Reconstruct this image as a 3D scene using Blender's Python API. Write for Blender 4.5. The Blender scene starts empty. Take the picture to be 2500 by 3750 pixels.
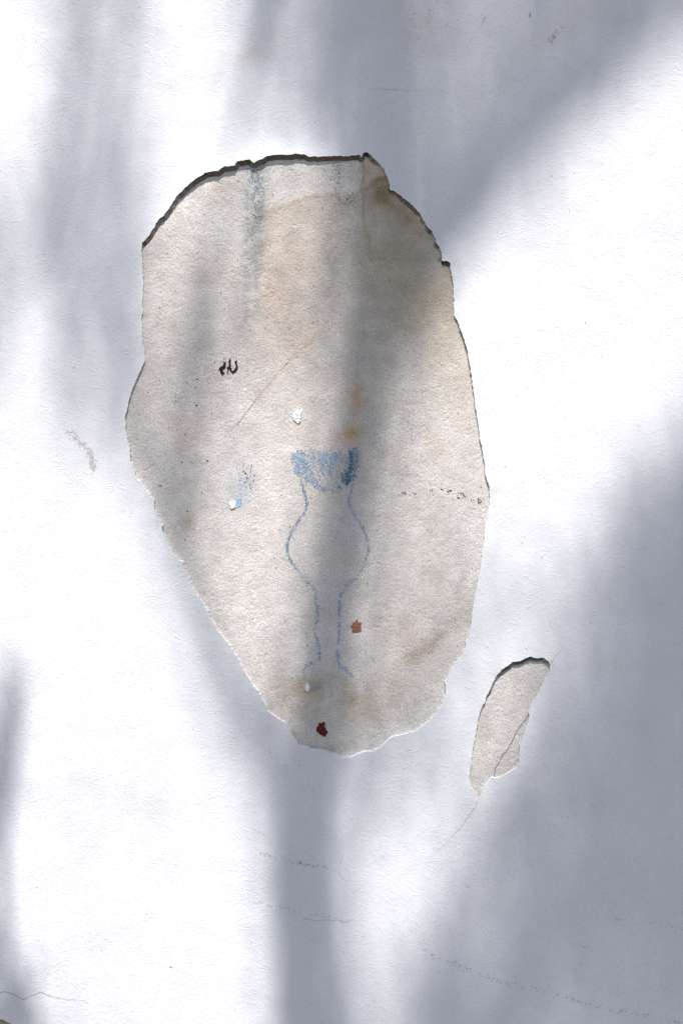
import bpy, math, random
import numpy as np
from mathutils import Vector
from mathutils.geometry import delaunay_2d_cdt

rng = np.random.default_rng(7)
random.seed(7)
sc = bpy.context.scene
C = sc.collection
R = math.radians

# ------------------------------------------------------------------ camera, sky, sun, exposure
PX = 0.0004                      # metres of wall for one pixel of the 2500 x 3750 photograph
ZC = 1.5                         # height of the picture centre above the pavement
SUN_EL = 64.0
cam_d = bpy.data.cameras.new('camera')
cam = bpy.data.objects.new('camera', cam_d); C.objects.link(cam)
cam_d.sensor_fit = 'VERTICAL'; cam_d.sensor_height = 36.0; cam_d.lens = 50.0
cam_d.clip_start = 0.05; cam_d.clip_end = 2000.0
cam.location = (0.0, -(1.5 * 50.0 / 36.0) - 0.003, ZC)
cam.rotation_euler = (R(90), 0, 0)
sc.camera = cam

world = bpy.data.worlds.new('World'); sc.world = world
world.use_nodes = True
wn = world.node_tree
wn.nodes.clear()
sky = wn.nodes.new('ShaderNodeTexSky'); sky.sky_type = 'NISHITA'; sky.sun_disc = False
sky.sun_elevation = R(SUN_EL); sky.sun_rotation = R(180)
sky.air_density = 1.0; sky.dust_density = 1.0; sky.ozone_density = 1.0
bg = wn.nodes.new('ShaderNodeBackground'); bg.inputs['Strength'].default_value = 0.082
wo = wn.nodes.new('ShaderNodeOutputWorld')
wn.links.new(sky.outputs[0], bg.inputs[0]); wn.links.new(bg.outputs[0], wo.inputs[0])

sun_d = bpy.data.lights.new('sun', 'SUN'); sun_d.energy = 4.4; sun_d.angle = R(0.53)
sun_d.color = (1.0, 0.972, 0.938)
sun = bpy.data.objects.new('sun', sun_d); C.objects.link(sun)
sun.rotation_euler = (-R(90 - SUN_EL) * -1, 0, 0)      # shines from above and behind the camera, square on to the wall
sun.location = (0, -6, 12)

vs = sc.view_settings
vs.view_transform = 'Standard'; vs.look = 'None'; vs.gamma = 1.0
vs.use_curve_mapping = False
vs.exposure = 0.64
sc.cycles.max_bounces = 4; sc.cycles.diffuse_bounces = 3; sc.cycles.glossy_bounces = 2; sc.cycles.caustics_reflective = False; sc.cycles.caustics_refractive = False

# ------------------------------------------------------------------ helpers
CE, SE = math.cos(R(SUN_EL)), math.sin(R(SUN_EL))
def W(px, py): return ((px - 1250.0) * PX, ZC + (1875.0 - py) * PX)
def WA(p):
    p = np.asarray(p, float)
    return np.stack([(p[:, 0] - 1250.0) * PX, ZC + (1875.0 - p[:, 1]) * PX], 1)

def vnoise(x, y, scale, seed):
    x = np.asarray(x, float) * scale + 1000.0; y = np.asarray(y, float) * scale + 1000.0
    xi = np.floor(x).astype(np.int64); yi = np.floor(y).astype(np.int64)
    fx = x - xi; fy = y - yi
    fx = fx * fx * fx * (fx * (fx * 6 - 15) + 10); fy = fy * fy * fy * (fy * (fy * 6 - 15) + 10)
    def h(a, b):
        n = (a * 374761393 + b * 668265263 + seed * 974634721) & 0xffffffff
        n = ((n ^ (n >> 13)) * 1274126177) & 0xffffffff
        n = n ^ (n >> 16)
        return (n & 0xffff) / 65535.0 * 2 - 1
    a = h(xi, yi); b = h(xi + 1, yi); c = h(xi, yi + 1); d = h(xi + 1, yi + 1)
    return (a * (1 - fx) + b * fx) * (1 - fy) + (c * (1 - fx) + d * fx) * fy
def fbm(x, y, scale, seed, oct=4, gain=.5):
    s = 0; a = 1.0; t = 0
    for o in range(oct):
        s = s + a * vnoise(x, y, scale * 2 ** o, seed + o * 17); t += a; a *= gain
    return s / t

def smooth(e0, e1, x):
    t = np.clip((x - e0) / (e1 - e0), 0, 1); return t * t * (3 - 2 * t)

def in_poly(P, poly):
    x, y = P[:, 0], P[:, 1]
    ins = np.zeros(len(P), bool)
    j = len(poly) - 1
    for i in range(len(poly)):
        xi, yi = poly[i]; xj, yj = poly[j]
        if yi != yj:
            c = ((yi > y) != (yj > y)) & (x < (xj - xi) * (y - yi) / (yj - yi) + xi)
            ins ^= c
        j = i
    return ins

def near_mask(P, LP, r):
    """which points may lie within r of the points LP (coarse, never misses one)"""
    k = np.floor(LP / r).astype(np.int64)
    cells = np.unique(np.concatenate([(k[:, 0] + i) * 100003 + k[:, 1] + j for i in (-1, 0, 1) for j in (-1, 0, 1)]))
    q = np.floor(P / r).astype(np.int64)
    return np.isin(q[:, 0] * 100003 + q[:, 1], cells)

def mesh_obj(name, verts, faces, mat=None, parent=None, cols=None, shade=False):
    me = bpy.data.meshes.new(name)
    me.from_pydata([tuple(v) for v in verts], [], [tuple(f) for f in faces])
    if cols is not None:
        at = me.attributes.new('tint', 'FLOAT_COLOR', 'POINT')
        c = np.ones((len(verts), 4), np.float32); c[:, :3] = cols
        at.data.foreach_set('color', c.ravel())
    if shade: me.polygons.foreach_set('use_smooth', [True] * len(me.polygons))
    if mat: me.materials.append(mat)
    me.update()
    o = bpy.data.objects.new(name, me); C.objects.link(o)
    if parent: o.parent = parent
    return o

def empty(name, loc=(0, 0, 0)):
    o = bpy.data.objects.new(name, None); C.objects.link(o); o.location = loc
    o.empty_display_size = .1
    return o
def tag(o, label=None, cat=None, group=None, kind=None):
    for k, v in (('label', label), ('category', cat), ('group', group), ('kind', kind)):
        if v: o[k] = v
    return o

# ------------------------------------------------------------------ materials
class NT:
    def __init__(s, name):
        s.m = bpy.data.materials.new(name); s.m.use_nodes = True
        s.t = s.m.node_tree; s.t.nodes.clear()
        s.out = s.n('ShaderNodeOutputMaterial'); s.b = s.n('ShaderNodeBsdfPrincipled')
        s.l(s.b.outputs[0], s.out.inputs[0])
    def n(s, t, **kw):
        x = s.t.nodes.new(t)
        for k, v in kw.items(): setattr(x, k, v)
        return x
    def l(s, a, b): s.t.links.new(a, b)
    def set(s, sock, v):
        if hasattr(v, 'node'): s.l(v, sock)
        else: sock.default_value = v
    def math(s, op, a, b=None, c=None):
        x = s.n('ShaderNodeMath', operation=op)
        for i, v in enumerate((a, b, c)):
            if v is not None: s.set(x.inputs[i], v)
        return x.outputs[0]
    def noise(s, vec, scale, detail=3, rough=.55, dist=0):
        x = s.n('ShaderNodeTexNoise'); s.l(vec, x.inputs['Vector'])
        x.inputs['Scale'].default_value = scale; x.inputs['Detail'].default_value = detail
        x.inputs['Roughness'].default_value = rough; x.inputs['Distortion'].default_value = dist
        return x.outputs['Fac']
    def ramp(s, fac, a, b, va=0.0, vb=1.0):
        x = s.n('ShaderNodeMapRange'); x.interpolation_type = 'SMOOTHSTEP'
        s.set(x.inputs[0], fac)
        for i, v in enumerate((a, b, va, vb)): x.inputs[i + 1].default_value = v
        return x.outputs[0]
    def mapping(s, vec, scale=(1, 1, 1), rot=(0, 0, 0)):
        x = s.n('ShaderNodeMapping'); s.l(vec, x.inputs[0])
        x.inputs['Scale'].default_value = scale; x.inputs['Rotation'].default_value = rot
        return x.outputs[0]
    def mul(s, col, fac):
        x = s.n('ShaderNodeMix', data_type='RGBA', blend_type='MULTIPLY'); x.inputs[0].default_value = 1
        s.set(x.inputs[6], col); 
        c = s.n('ShaderNodeCombineColor')
        for i in range(3): s.set(c.inputs[i], fac)
        s.l(c.outputs[0], x.inputs[7]); return x.outputs[2]
    def mixc(s, fac, a, b):
        x = s.n('ShaderNodeMix', data_type='RGBA'); s.set(x.inputs[0], fac); s.set(x.inputs[6], a); s.set(x.inputs[7], b)
        return x.outputs[2]
    def bump(s, h, dist, strength=1.0, normal=None):
        x = s.n('ShaderNodeBump'); x.inputs['Distance'].default_value = dist; x.inputs['Strength'].default_value = strength
        s.l(h, x.inputs['Height'])
        if normal is not None: s.l(normal, x.inputs['Normal'])
        return x.outputs[0]

def mat_paint():
    t = NT('white_wall_paint')
    co = t.n('ShaderNodeTexCoord').outputs['Object']
    at = t.n('ShaderNodeAttribute', attribute_name='tint').outputs['Color']
    # brush and roller fibres: short ridges whose direction wanders over the wall
    warp = t.n('ShaderNodeTexNoise'); t.l(co, warp.inputs['Vector']); warp.inputs['Scale'].default_value = 55; warp.inputs['Detail'].default_value = 0
    v = t.n('ShaderNodeVectorMath', operation='MULTIPLY_ADD'); t.l(warp.outputs['Color'], v.inputs[0])
    v.inputs[1].default_value = (.02, .02, .02); t.l(co, v.inputs[2]); wv = v.outputs[0]
    def fib(ang, a, b, lo, hi):
        m = t.mapping(wv, (1, 1, 1), (0, R(ang), 0))
        m2 = t.mapping(m, (a, 60, b))
        f = t.noise(m2, 1.0, 1, .5)
        return t.ramp(f, lo, hi)
    f1 = fib(25, 130, 520, .50, .70)
    f2 = fib(-38, 130, 480, .52, .72)
    f3 = fib(82, 150, 560, .54, .74)
    sel = t.ramp(t.noise(co, 9, 1), .42, .58)
    sel2 = t.ramp(t.noise(t.mapping(co, (1.3, 1, .8)), 14, 0), .45, .62)
    mixf = t.n('ShaderNodeMix', data_type='FLOAT'); t.l(sel, mixf.inputs[0]); t.l(f1, mixf.inputs[2]); t.l(f2, mixf.inputs[3])
    fibre = t.math('ADD', mixf.outputs[0], t.math('MULTIPLY', f3, t.math('MULTIPLY', sel2, .8)))
    lump = t.noise(co, 150, 1, .5)
    fine = t.noise(co, 620, 1, .6)
    h = t.math('ADD', t.math('MULTIPLY', fibre, .32), t.math('ADD', t.math('MULTIPLY', lump, .5), t.math('MULTIPLY', fine, .22)))
    broad = t.noise(co, 16, 1, .55)
    nrm = t.bump(t.math('MULTIPLY_ADD', broad, 3.0, h), .00052, 1.0)
    t.l(nrm, t.b.inputs['Normal'])
    mott = t.ramp(t.noise(co, 7, 4, .6), .3, .7, .955, 1.02)
    grime = t.ramp(t.noise(co, 330, 3, .65), .30, .46, .86, 1.0)
    c = t.mul(t.mul(at, mott), grime)
    t.l(c, t.b.inputs['Base Color'])
    t.b.inputs['Roughness'].default_value = .62; t.b.inputs['Specular IOR Level'].default_value = .25
    return t.m

def mat_stucco():
    t = NT('bare_sand_render')
    co = t.n('ShaderNodeTexCoord').outputs['Object']
    at = t.n('ShaderNodeAttribute', attribute_name='tint').outputs['Color']
    g1 = t.noise(t.mapping(co, (540, 540, 560), (0, R(18), 0)), 1.0, 2, .6, .4)
    g2 = t.noise(co, 800, 1, .6)
    vor = t.n('ShaderNodeTexVoronoi'); t.l(co, vor.inputs['Vector']); vor.inputs['Scale'].default_value = 210
    pit = t.ramp(vor.outputs['Distance'], .05, .28)
    h = t.math('ADD', t.math('MULTIPLY', g1, 1.0), t.math('ADD', t.math('MULTIPLY', g2, .35), t.math('MULTIPLY', pit, .25)))
    nrm = t.bump(t.math('MULTIPLY_ADD', t.noise(co, 28, 1), 0.6, h), .00062, 1.0)
    t.l(nrm, t.b.inputs['Normal'])
    sand = t.ramp(t.noise(co, 560, 3, .75), .33, .60, .66, 1.08)
    blot = t.ramp(t.noise(co, 30, 5, .7), .3, .7, .86, 1.07)
    t.l(t.mul(t.mul(at, sand), blot), t.b.inputs['Base Color'])
    t.b.inputs['Roughness'].default_value = .92; t.b.inputs['Specular IOR Level'].default_value = .12
    return t.m

def mat_tint(name, rough=.85, ns=500, lo=.75, hi=1.15, bump=.0003):
    t = NT(name)
    co = t.n('ShaderNodeTexCoord').outputs['Object']
    at = t.n('ShaderNodeAttribute', attribute_name='tint').outputs['Color']
    f = t.noise(co, ns, 3, .6)
    t.l(t.mul(at, t.ramp(f, .3, .7, lo, hi)), t.b.inputs['Base Color'])
    t.l(t.bump(f, bump), t.b.inputs['Normal'])
    t.b.inputs['Roughness'].default_value = rough; t.b.inputs['Specular IOR Level'].default_value = .15
    return t.m

def mat_two(name, ca, cb, ns, rough=.85, bump=.0, spec=.2):
    t = NT(name)
    co = t.n('ShaderNodeTexCoord').outputs['Object']
    f = t.noise(co, ns, 4, .6)
    t.l(t.mixc(t.ramp(f, .3, .7), (*ca, 1), (*cb, 1)), t.b.inputs['Base Color'])
    if bump: t.l(t.bump(f, bump), t.b.inputs['Normal'])
    t.b.inputs['Roughness'].default_value = rough; t.b.inputs['Specular IOR Level'].default_value = spec
    return t.m

M_paint = mat_paint()
M_stucco = mat_stucco()
M_rim = mat_tint('torn_plaster_edge', .95, 260, .82, 1.06, .0006)
M_mark = mat_tint('chalk_and_dirt')
M_chip = mat_tint('old_paint_chip', .7, 420, .65, 1.25, .0005)
M_core = mat_two('wall_core', (.30, .28, .25), (.40, .37, .33), 40, .95, .002)
M_ground = mat_two('bare_earth', (.10, .083, .062), (.15, .125, .095), .8, .95)
M_pave = mat_two('asphalt_pavement', (.105, .094, .082), (.15, .134, .116), 14, .9, .002)
M_bark = mat_two('grey_bark', (.10, .085, .07), (.20, .18, .15), 30, .95, .006)
M_leaf = mat_two('green_leaf', (.045, .085, .025), (.09, .14, .04), 9, .6)

# ------------------------------------------------------------------ outlines of the broken paint, in photo pixels
BIG = [(521,889),(549,861),(578,811),(603,786),(630,750),(649,719),(680,686),(710,661),(741,642),(767,629),(792,629),(823,613),(861,610),(866,595),(882,590),(913,586),(930,598),(959,583),(993,570),(1050,569),(1083,565),(1112,569),(1141,575),(1183,575),(1232,572),(1282,572),(1315,568),(1321,578),(1332,562),(1342,558),(1357,568),(1382,595),(1406,617),(1417,653),(1425,673),(1425,692),(1444,702),(1465,715),(1506,748),(1541,785),(1552,814),(1581,847),(1597,889),(1614,922),(1616,955),(1630,956),(1646,960),(1649,984),(1657,1030),(1661,1101),(1661,1153),(1676,1181),(1696,1237),(1711,1285),(1714,1317),(1720,1341),(1728,1396),(1736,1460),(1741,1508),(1751,1556),(1759,1620),(1770,1675),(1776,1731),(1788,1779),(1792,1815),(1789,1855),(1782,1898),(1773,1938),(1772,1970),(1762,2041),(1759,2080),(1752,2107),(1732,2219),(1720,2299),(1704,2362),(1690,2398),(1665,2426),(1645,2466),(1629,2498),(1631,2538),(1609,2593),(1569,2641),(1521,2677),(1436,2698),(1407,2723),(1369,2751),(1333,2751),(1290,2768),(1242,2775),(1230,2761),(1190,2749),(1142,2737),(1094,2723),(1075,2694),(1056,2660),(1044,2644),(1013,2627),(979,2601),(970,2577),(946,2531),(922,2503),(889,2446),(845,2366),(797,2307),(769,2259),(761,2235),(721,2175),(701,2139),(686,2103),(670,2059),(638,2035),(622,2004),(604,1965),(595,1949),(595,1920),(579,1891),(566,1856),(566,1831),(540,1799),(518,1770),(496,1744),(491,1719),(480,1687),(475,1645),(469,1610),(462,1575),(459,1537),(469,1486),(480,1441),(489,1413),(502,1387),(513,1362),(531,1325),(530,1291),(521,1256),(520,1189),(523,1109),(525,1006),(522,950)]
SMALL = [(1717,2847),(1719,2828),(1725,2806),(1728,2764),(1734,2726),(1739,2694),(1746,2656),(1752,2621),(1760,2595),(1773,2570),(1785,2541),(1803,2503),(1816,2477),(1835,2452),(1860,2436),(1876,2425),(1905,2420),(1921,2411),(1940,2404),(1959,2408),(1988,2409),(2004,2419),(2014,2431),(2013,2446),(2004,2468),(1988,2497),(1972,2532),(1959,2554),(1943,2583),(1934,2605),(1938,2621),(1932,2647),(1924,2666),(1915,2694),(1902,2728),(1899,2764),(1899,2790),(1888,2815),(1860,2831),(1832,2844),(1813,2850),(1801,2846),(1790,2857),(1774,2879),(1760,2908),(1746,2933),(1738,2911),(1730,2889),(1720,2870)]
CORNER = [(-95,3760),(-60,3742),(-25,3727),(0,3731),(16,3737),(34,3745),(52,3757),(60,3790),(30,3830),(-40,3840),(-90,3805)]
# (px, py, how far the lip stands off the bare render in mm, how far the broken face slopes into the hole in mm)
KEY_B = [(521,889,4.4,-1),(680,686,6.0,-1.1),(882,590,6.6,-1.5),(1050,569,6.6,-1.2),(1183,575,5.6,-1.1),(1315,568,4,-.8),(1342,558,4,-1),(1406,617,3,-.3),(1425,692,2.6,-.2),(1506,748,3.6,-.8),(1597,889,3.6,-.6),(1630,956,4.4,-1),(1661,1101,2.2,0),(1696,1237,4,-1.2),(1728,1396,3,-.6),(1788,1779,3.6,-.8),(1789,1855,2,.3),(1752,2107,2.4,.3),(1704,2362,3.2,.4),(1631,2538,4.6,1.2),(1569,2641,5.2,.9),(1436,2698,5.6,2),(1369,2751,5.6,3),(1310,2760,5.6,1.6),(1242,2775,6,2.4),(1142,2737,6,.3),(1056,2660,6,.2),(1013,2627,6.8,1.6),(970,2577,8.0,2.6),(889,2446,8.4,1.7),(769,2259,8.4,2),(670,2059,8,1.8),(595,1949,7.6,1.3),(518,1770,7,1.8),(475,1645,6,1.5),(459,1537,4.6,.6),(480,1441,3.8,-.6),(513,1362,3.4,-.8),(530,1300,3,1.1),(520,1189,2.4,.6),(525,1006,2.4,.2)]
KEY_S = [(1717,2847,3.2,.2),(1728,2764,3.0,-.4),(1746,2656,3,-.5),(1773,2570,3.4,-.6),(1816,2477,4,-.8),(1876,2425,4.6,-1),(1940,2404,4.8,-1),(2004,2419,4.4,-.8),(2004,2468,2.6,.1),(1943,2583,2.4,.2),(1938,2621,3,-.3),(1902,2728,3,.4),(1888,2815,3.4,1.4),(1813,2850,3.6,2),(1774,2879,2.8,.4),(1746,2933,3,.4),(1730,2889,3.6,1.6)]
KEY_C = [(0,3731,4,-.5),(60,3790,4,.5),(-40,3840,4,1)]
BASE_H = .0026

def resample(poly, step, seed, jit):
    P = WA(poly); out = []
    n = len(P)
    for i in range(n):
        a, b = P[i], P[(i + 1) % n]
        L = np.linalg.norm(b - a); k = max(1, int(round(L / step)))
        for j in range(k): out.append(a + (b - a) * j / k)
    Q = np.array(out)
    T = np.roll(Q, -1, 0) - np.roll(Q, 1, 0); T /= np.linalg.norm(T, axis=1)[:, None] + 1e-12
    area = .5 * np.sum(Q[:, 0] * np.roll(Q[:, 1], -1) - np.roll(Q[:, 0], -1) * Q[:, 1])
    N = np.stack([-T[:, 1], T[:, 0]], 1) * (1 if area > 0 else -1)     # towards the hole
    arc = np.arange(len(Q)) * step
    j = jit * (fbm(arc, arc * 0 + seed, 140, seed, 3) + .8 * vnoise(arc, arc * 0 + 3.3, 420, seed + 5))
    return Q + N * j[:, None]

class Outline:
    def __init__(s, poly, keys, seed, jit=.0009, step=.0021):
        s.P = resample(poly, step, seed, jit)
        Q = s.P
        T = np.roll(Q, -1, 0) - np.roll(Q, 1, 0); T /= np.linalg.norm(T, axis=1)[:, None] + 1e-12
        area = .5 * np.sum(Q[:, 0] * np.roll(Q[:, 1], -1) - np.roll(Q[:, 0], -1) * Q[:, 1])
        s.N = np.stack([-T[:, 1], T[:, 0]], 1) * (1 if area > 0 else -1)
        K = WA([(k[0], k[1]) for k in keys])
        idx = np.array([np.argmin(((Q - k) ** 2).sum(1)) for k in K])
        o = np.argsort(idx); idx = idx[o]; kv = np.array([(k[2], k[3]) for k in keys])[o] * .001
        n = len(Q); ar = np.arange(n)
        xi = np.concatenate([[idx[-1] - n], idx, [idx[0] + n]])
        s.h = np.interp(ar, xi, np.concatenate([kv[-1:, 0], kv[:, 0], kv[:1, 0]]))
        s.b = np.interp(ar, xi, np.concatenate([kv[-1:, 1], kv[:, 1], kv[:1, 1]]))
        arc = ar * step
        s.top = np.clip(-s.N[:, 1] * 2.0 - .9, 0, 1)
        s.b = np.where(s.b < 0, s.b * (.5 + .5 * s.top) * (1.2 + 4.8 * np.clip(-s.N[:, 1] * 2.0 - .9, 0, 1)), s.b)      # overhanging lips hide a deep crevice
        s.b = s.b * (1 + .55 * fbm(arc, arc * 0, 90, seed + 3, 3)) + .0005 * vnoise(arc, arc * 0, 250, seed + 9)
        s.h = s.h + .0004 * fbm(arc, arc * 0 + 9, 70, seed + 4, 3)
        s.poly = [tuple(q) for q in Q]

OB = Outline(BIG, KEY_B, 11); OS = Outline(SMALL, KEY_S, 23, .0007); OC = Outline(CORNER, KEY_C, 31, .0010)
OUTS = [OB, OS, OC]
ALLP = np.concatenate([o.P for o in OUTS]); ALLH = np.concatenate([o.h for o in OUTS])
ALLN = np.concatenate([o.N for o in OUTS]); ALLB = np.concatenate([o.b for o in OUTS])

X0, X1, Z0, Z1 = -.78, .78, .50, 2.50
def stucco_y(x, z):
    # broad unevenness, trowel ripples, sand grains and small pits
    u, v = x * .95 + z * .31, -x * .31 + z * .95
    pit = smooth(.25, .65, vnoise(u, v, 410, 75)) * (.55 + .45 * vnoise(x, z, 45, 76))
    return -(.0008 * fbm(x, z, 9, 71, 3) + .0003 * fbm(x, z, 60, 72, 2)
             + GRAIN * (vnoise(u, v, 430, 73) + .6 * vnoise(x, z, 700, 74)) - PIT * pit)
GRAIN, PIT = .00016, .00042
def crevice(P):
    """the render is broken out deeper right under the overhanging lips"""
    out = np.zeros(len(P))
    m = ALLB < -.0015
    LP, LD = ALLP[m], np.clip(-ALLB[m] * 2.0, 0, .013)
    sel = np.nonzero(near_mask(P, LP, .0085))[0] if m.any() else []
    for i in range(0, len(sel), 4000):
        ii = sel[i:i + 4000]
        d2 = ((P[ii][:, None, :] - LP[None]) ** 2).sum(2)
        k = d2.argmin(1); d = np.sqrt(d2[np.arange(len(k)), k])
        out[ii] = LD[k] * smooth(.0064, .0026, d)
    return out

def coat_y(P):
    """front of the paint coat: slightly wavy, lifting off the render towards the broken edges"""
    y = np.zeros(len(P))
    edge = np.minimum(np.minimum(P[:, 0] - X0, X1 - P[:, 0]), np.minimum(P[:, 1] - Z0, Z1 - P[:, 1]))
    ew = smooth(0, .14, edge)
    h = BASE_H + ew * (.0014 * fbm(P[:, 0], P[:, 1], 6, 41, 2) + .00055 * fbm(P[:, 0], P[:, 1], 20, 42, 2))
    for i in range(0, len(P), 2000):
        q = P[i:i + 2000]
        d2 = ((q[:, None, :] - ALLP[None]) ** 2).sum(2)
        d = np.sqrt(d2.min(1))
        w = 1.0 / (d2 + 1e-7) ** 1.5
        lift = (w * ALLH).sum(1) / w.sum(1) - BASE_H
        below = (w * np.clip(ALLN[:, 1] * 1.2, 0, 1)).sum(1) / w.sum(1)
        rad = .016 + .050 * below
        prof = np.exp(-(d / rad) ** 1.15)
        near = np.exp(-(d / .012) ** 2)
        hh = h[i:i + 2000]
        h[i:i + 2000] = hh * (1 - near) + BASE_H * near + lift * prof
    return -h

# ------------------------------------------------------------------ ground
g = mesh_obj('ground', [(-400, -800, 0), (400, -800, 0), (400, 400, 0), (-400, 400, 0)], [(0, 1, 2, 3)], M_ground)
tag(g, kind='structure')
pv, pf = [], []
for i, (x0, x1, y0, y1, z) in enumerate([(-9, 9, -2.35, -.012, .06)]):
    b = len(pv)
    pv += [(x0, y0, -.05), (x1, y0, -.05), (x1, y1, -.05), (x0, y1, -.05), (x0, y0, z), (x1, y0, z), (x1, y1, z), (x0, y1, z)]
    pf += [(b, b+1, b+5, b+4), (b+1, b+2, b+6, b+5), (b+2, b+3, b+7, b+6), (b+3, b, b+4, b+7), (b+4, b+5, b+6, b+7)]
tag(mesh_obj('pavement', pv, pf, M_pave), kind='structure')

# ------------------------------------------------------------------ the wall
wall = empty('plaster_wall', (0, 0, 0))
tag(wall, 'white painted plaster wall with paint broken away in patches showing beige render', 'wall', kind='thing')
WX, WH = 7.0, 4.2
def box(x0, x1, y0, y1, z0, z1):
    v = [(x0,y0,z0),(x1,y0,z0),(x1,y1,z0),(x0,y1,z0),(x0,y0,z1),(x1,y0,z1),(x1,y1,z1),(x0,y1,z1)]
    f = [(0,1,5,4),(1,2,6,5),(2,3,7,6),(3,0,4,7),(4,5,6,7),(3,2,1,0)]
    return v, f
mesh_obj('masonry', *box(-WX, WX, .019, .28, 0, WH), M_core, wall)

# --- paint coat
def build_coat():
    pts = []; edges = []
    def loop(P):
        b = len(pts); n = len(P)
        pts.extend([tuple(p) for p in P])
        edges.extend([(b + i, b + (i + 1) % n) for i in range(n)])
    for o in OUTS: loop(o.P)
    nx, nz = 40, 52
    rect = [(X0 + (X1 - X0) * i / nx, Z0) for i in range(nx)] + [(X1, Z0 + (Z1 - Z0) * i / nz) for i in range(nz)] + \
           [(X1 - (X1 - X0) * i / nx, Z1) for i in range(nx)] + [(X0, Z1 - (Z1 - Z0) * i / nz) for i in range(nz)]
    loop(np.array(rect))
    extra = []
    for o in OUTS:
        for d, st in ((.0025, 1), (.006, 2), (.011, 3), (.018, 4), (.028, 5)):
            q = o.P[::st] - o.N[::st] * d
            extra.append(q + rng.normal(0, d * .08, q.shape))
    gx, gz = np.meshgrid(np.arange(X0 + .012, X1 - .01, .012), np.arange(Z0 + .012, Z1 - .01, .012))
    q = np.stack([gx.ravel(), gz.ravel()], 1); q = q + rng.uniform(-.0035, .0035, q.shape)
    dmin = np.concatenate([np.sqrt(((q[i:i+3000, None] - ALLP[None]) ** 2).sum(2)).min(1) for i in range(0, len(q), 3000)])
    extra.append(q[dmin > .030])
    E = np.concatenate(extra)
    keep = (E[:, 0] > X0 + .004) & (E[:, 0] < X1 - .004) & (E[:, 1] > Z0 + .004) & (E[:, 1] < Z1 - .004)
    for o in OUTS: keep &= ~in_poly(E, o.poly)
    E = E[keep]
    dmin = np.concatenate([np.sqrt(((E[i:i+3000, None] - ALLP[None]) ** 2).sum(2)).min(1) for i in range(0, len(E), 3000)])
    E = E[dmin > .0016]
    pts.extend([tuple(p) for p in E])
    r = delaunay_2d_cdt([Vector(p) for p in pts], edges, [], 0, 1e-7, False)
    V = np.array([(v.x, v.y) for v in r[0]]); F = np.array([tuple(f) for f in r[2]])
    cen = V[F].mean(1)
    bad = np.zeros(len(F), bool)
    for o in OUTS: bad |= in_poly(cen, o.poly)
    F = F[~bad]
    y = coat_y(V)
    V3 = np.stack([V[:, 0], y, V[:, 1]], 1)
    # face the camera (-y)
    a = V3[F[:, 1]] - V3[F[:, 0]]; b = V3[F[:, 2]] - V3[F[:, 0]]
    ny = a[:, 2] * b[:, 0] - a[:, 0] * b[:, 2]
    F = np.where((ny > 0)[:, None], F[:, ::-1], F)
    verts = [tuple(v) for v in V3]; faces = [tuple(int(i) for i in f) for f in F]
    # the plain rest of the wall round the detailed part
    xs = [-WX, X0, X1, WX]; zs = [0, Z0, Z1, WH]
    for i in range(3):
        for k in range(3):
            if i == 1 and k == 1: continue
            b0 = len(verts)
            verts += [(xs[i], -BASE_H, zs[k]), (xs[i+1], -BASE_H, zs[k]), (xs[i+1], -BASE_H, zs[k+1]), (xs[i], -BASE_H, zs[k+1])]
            faces.append((b0, b0+1, b0+2, b0+3))
    A = np.array(verts)
    px = A[:, 0] / PX + 1250; py = 1875 - (A[:, 2] - ZC) / PX
    col = np.tile(np.array([.808, .803, .825]), (len(A), 1))
    n1 = fbm(px, py, .012, 5, 4)
    def blob(cx, cy, rx, ry, amt, tint, ang=0):
        nonlocal col
        c, s_ = math.cos(R(ang)), math.sin(R(ang))
        dx, dy = px - cx, py - cy
        u = (dx * c + dy * s_) / rx; v = (-dx * s_ + dy * c) / ry
        w = np.exp(-(u * u + v * v) * 1.2) * amt * np.clip(1 + 1.1 * n1, 0, 2)
        w = np.clip(w, 0, 1)[:, None]
        col = col * (1 - w) + col * np.array(tint) * w
    blob(1540, 90, 150, 110, .5, (.84, .81, .75)); blob(1600, 170, 90, 50, .3, (.8, .76, .7))
    blob(930, 190, 210, 45, .5, (.84, .81, .76), -28); blob(640, 300, 200, 30, .35, (.88, .86, .82), -25)
    blob(30, 520, 90, 90, .5, (.93, .89, .86)); blob(60, 3720, 130, 90, .5, (.84, .81, .73))
    blob(2030, 120, 170, 50, .35, (.86, .83, .78), -30); blob(2200, 60, 160, 60, .3, (.86, .83, .8))
    blob(400, 1650, 25, 130, .3, (.88, .84, .84)); blob(1900, 1600, 300, 200, .1, (.95, .9, .88))
    blob(2350, 2900, 400, 500, .3, (.93, .93, .91))
    o = mesh_obj('paint_coat', verts, faces, M_paint, wall, col, True)
    tag(o, 'white brushed paint coat with torn openings')
    return o
coat = build_coat()

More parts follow.
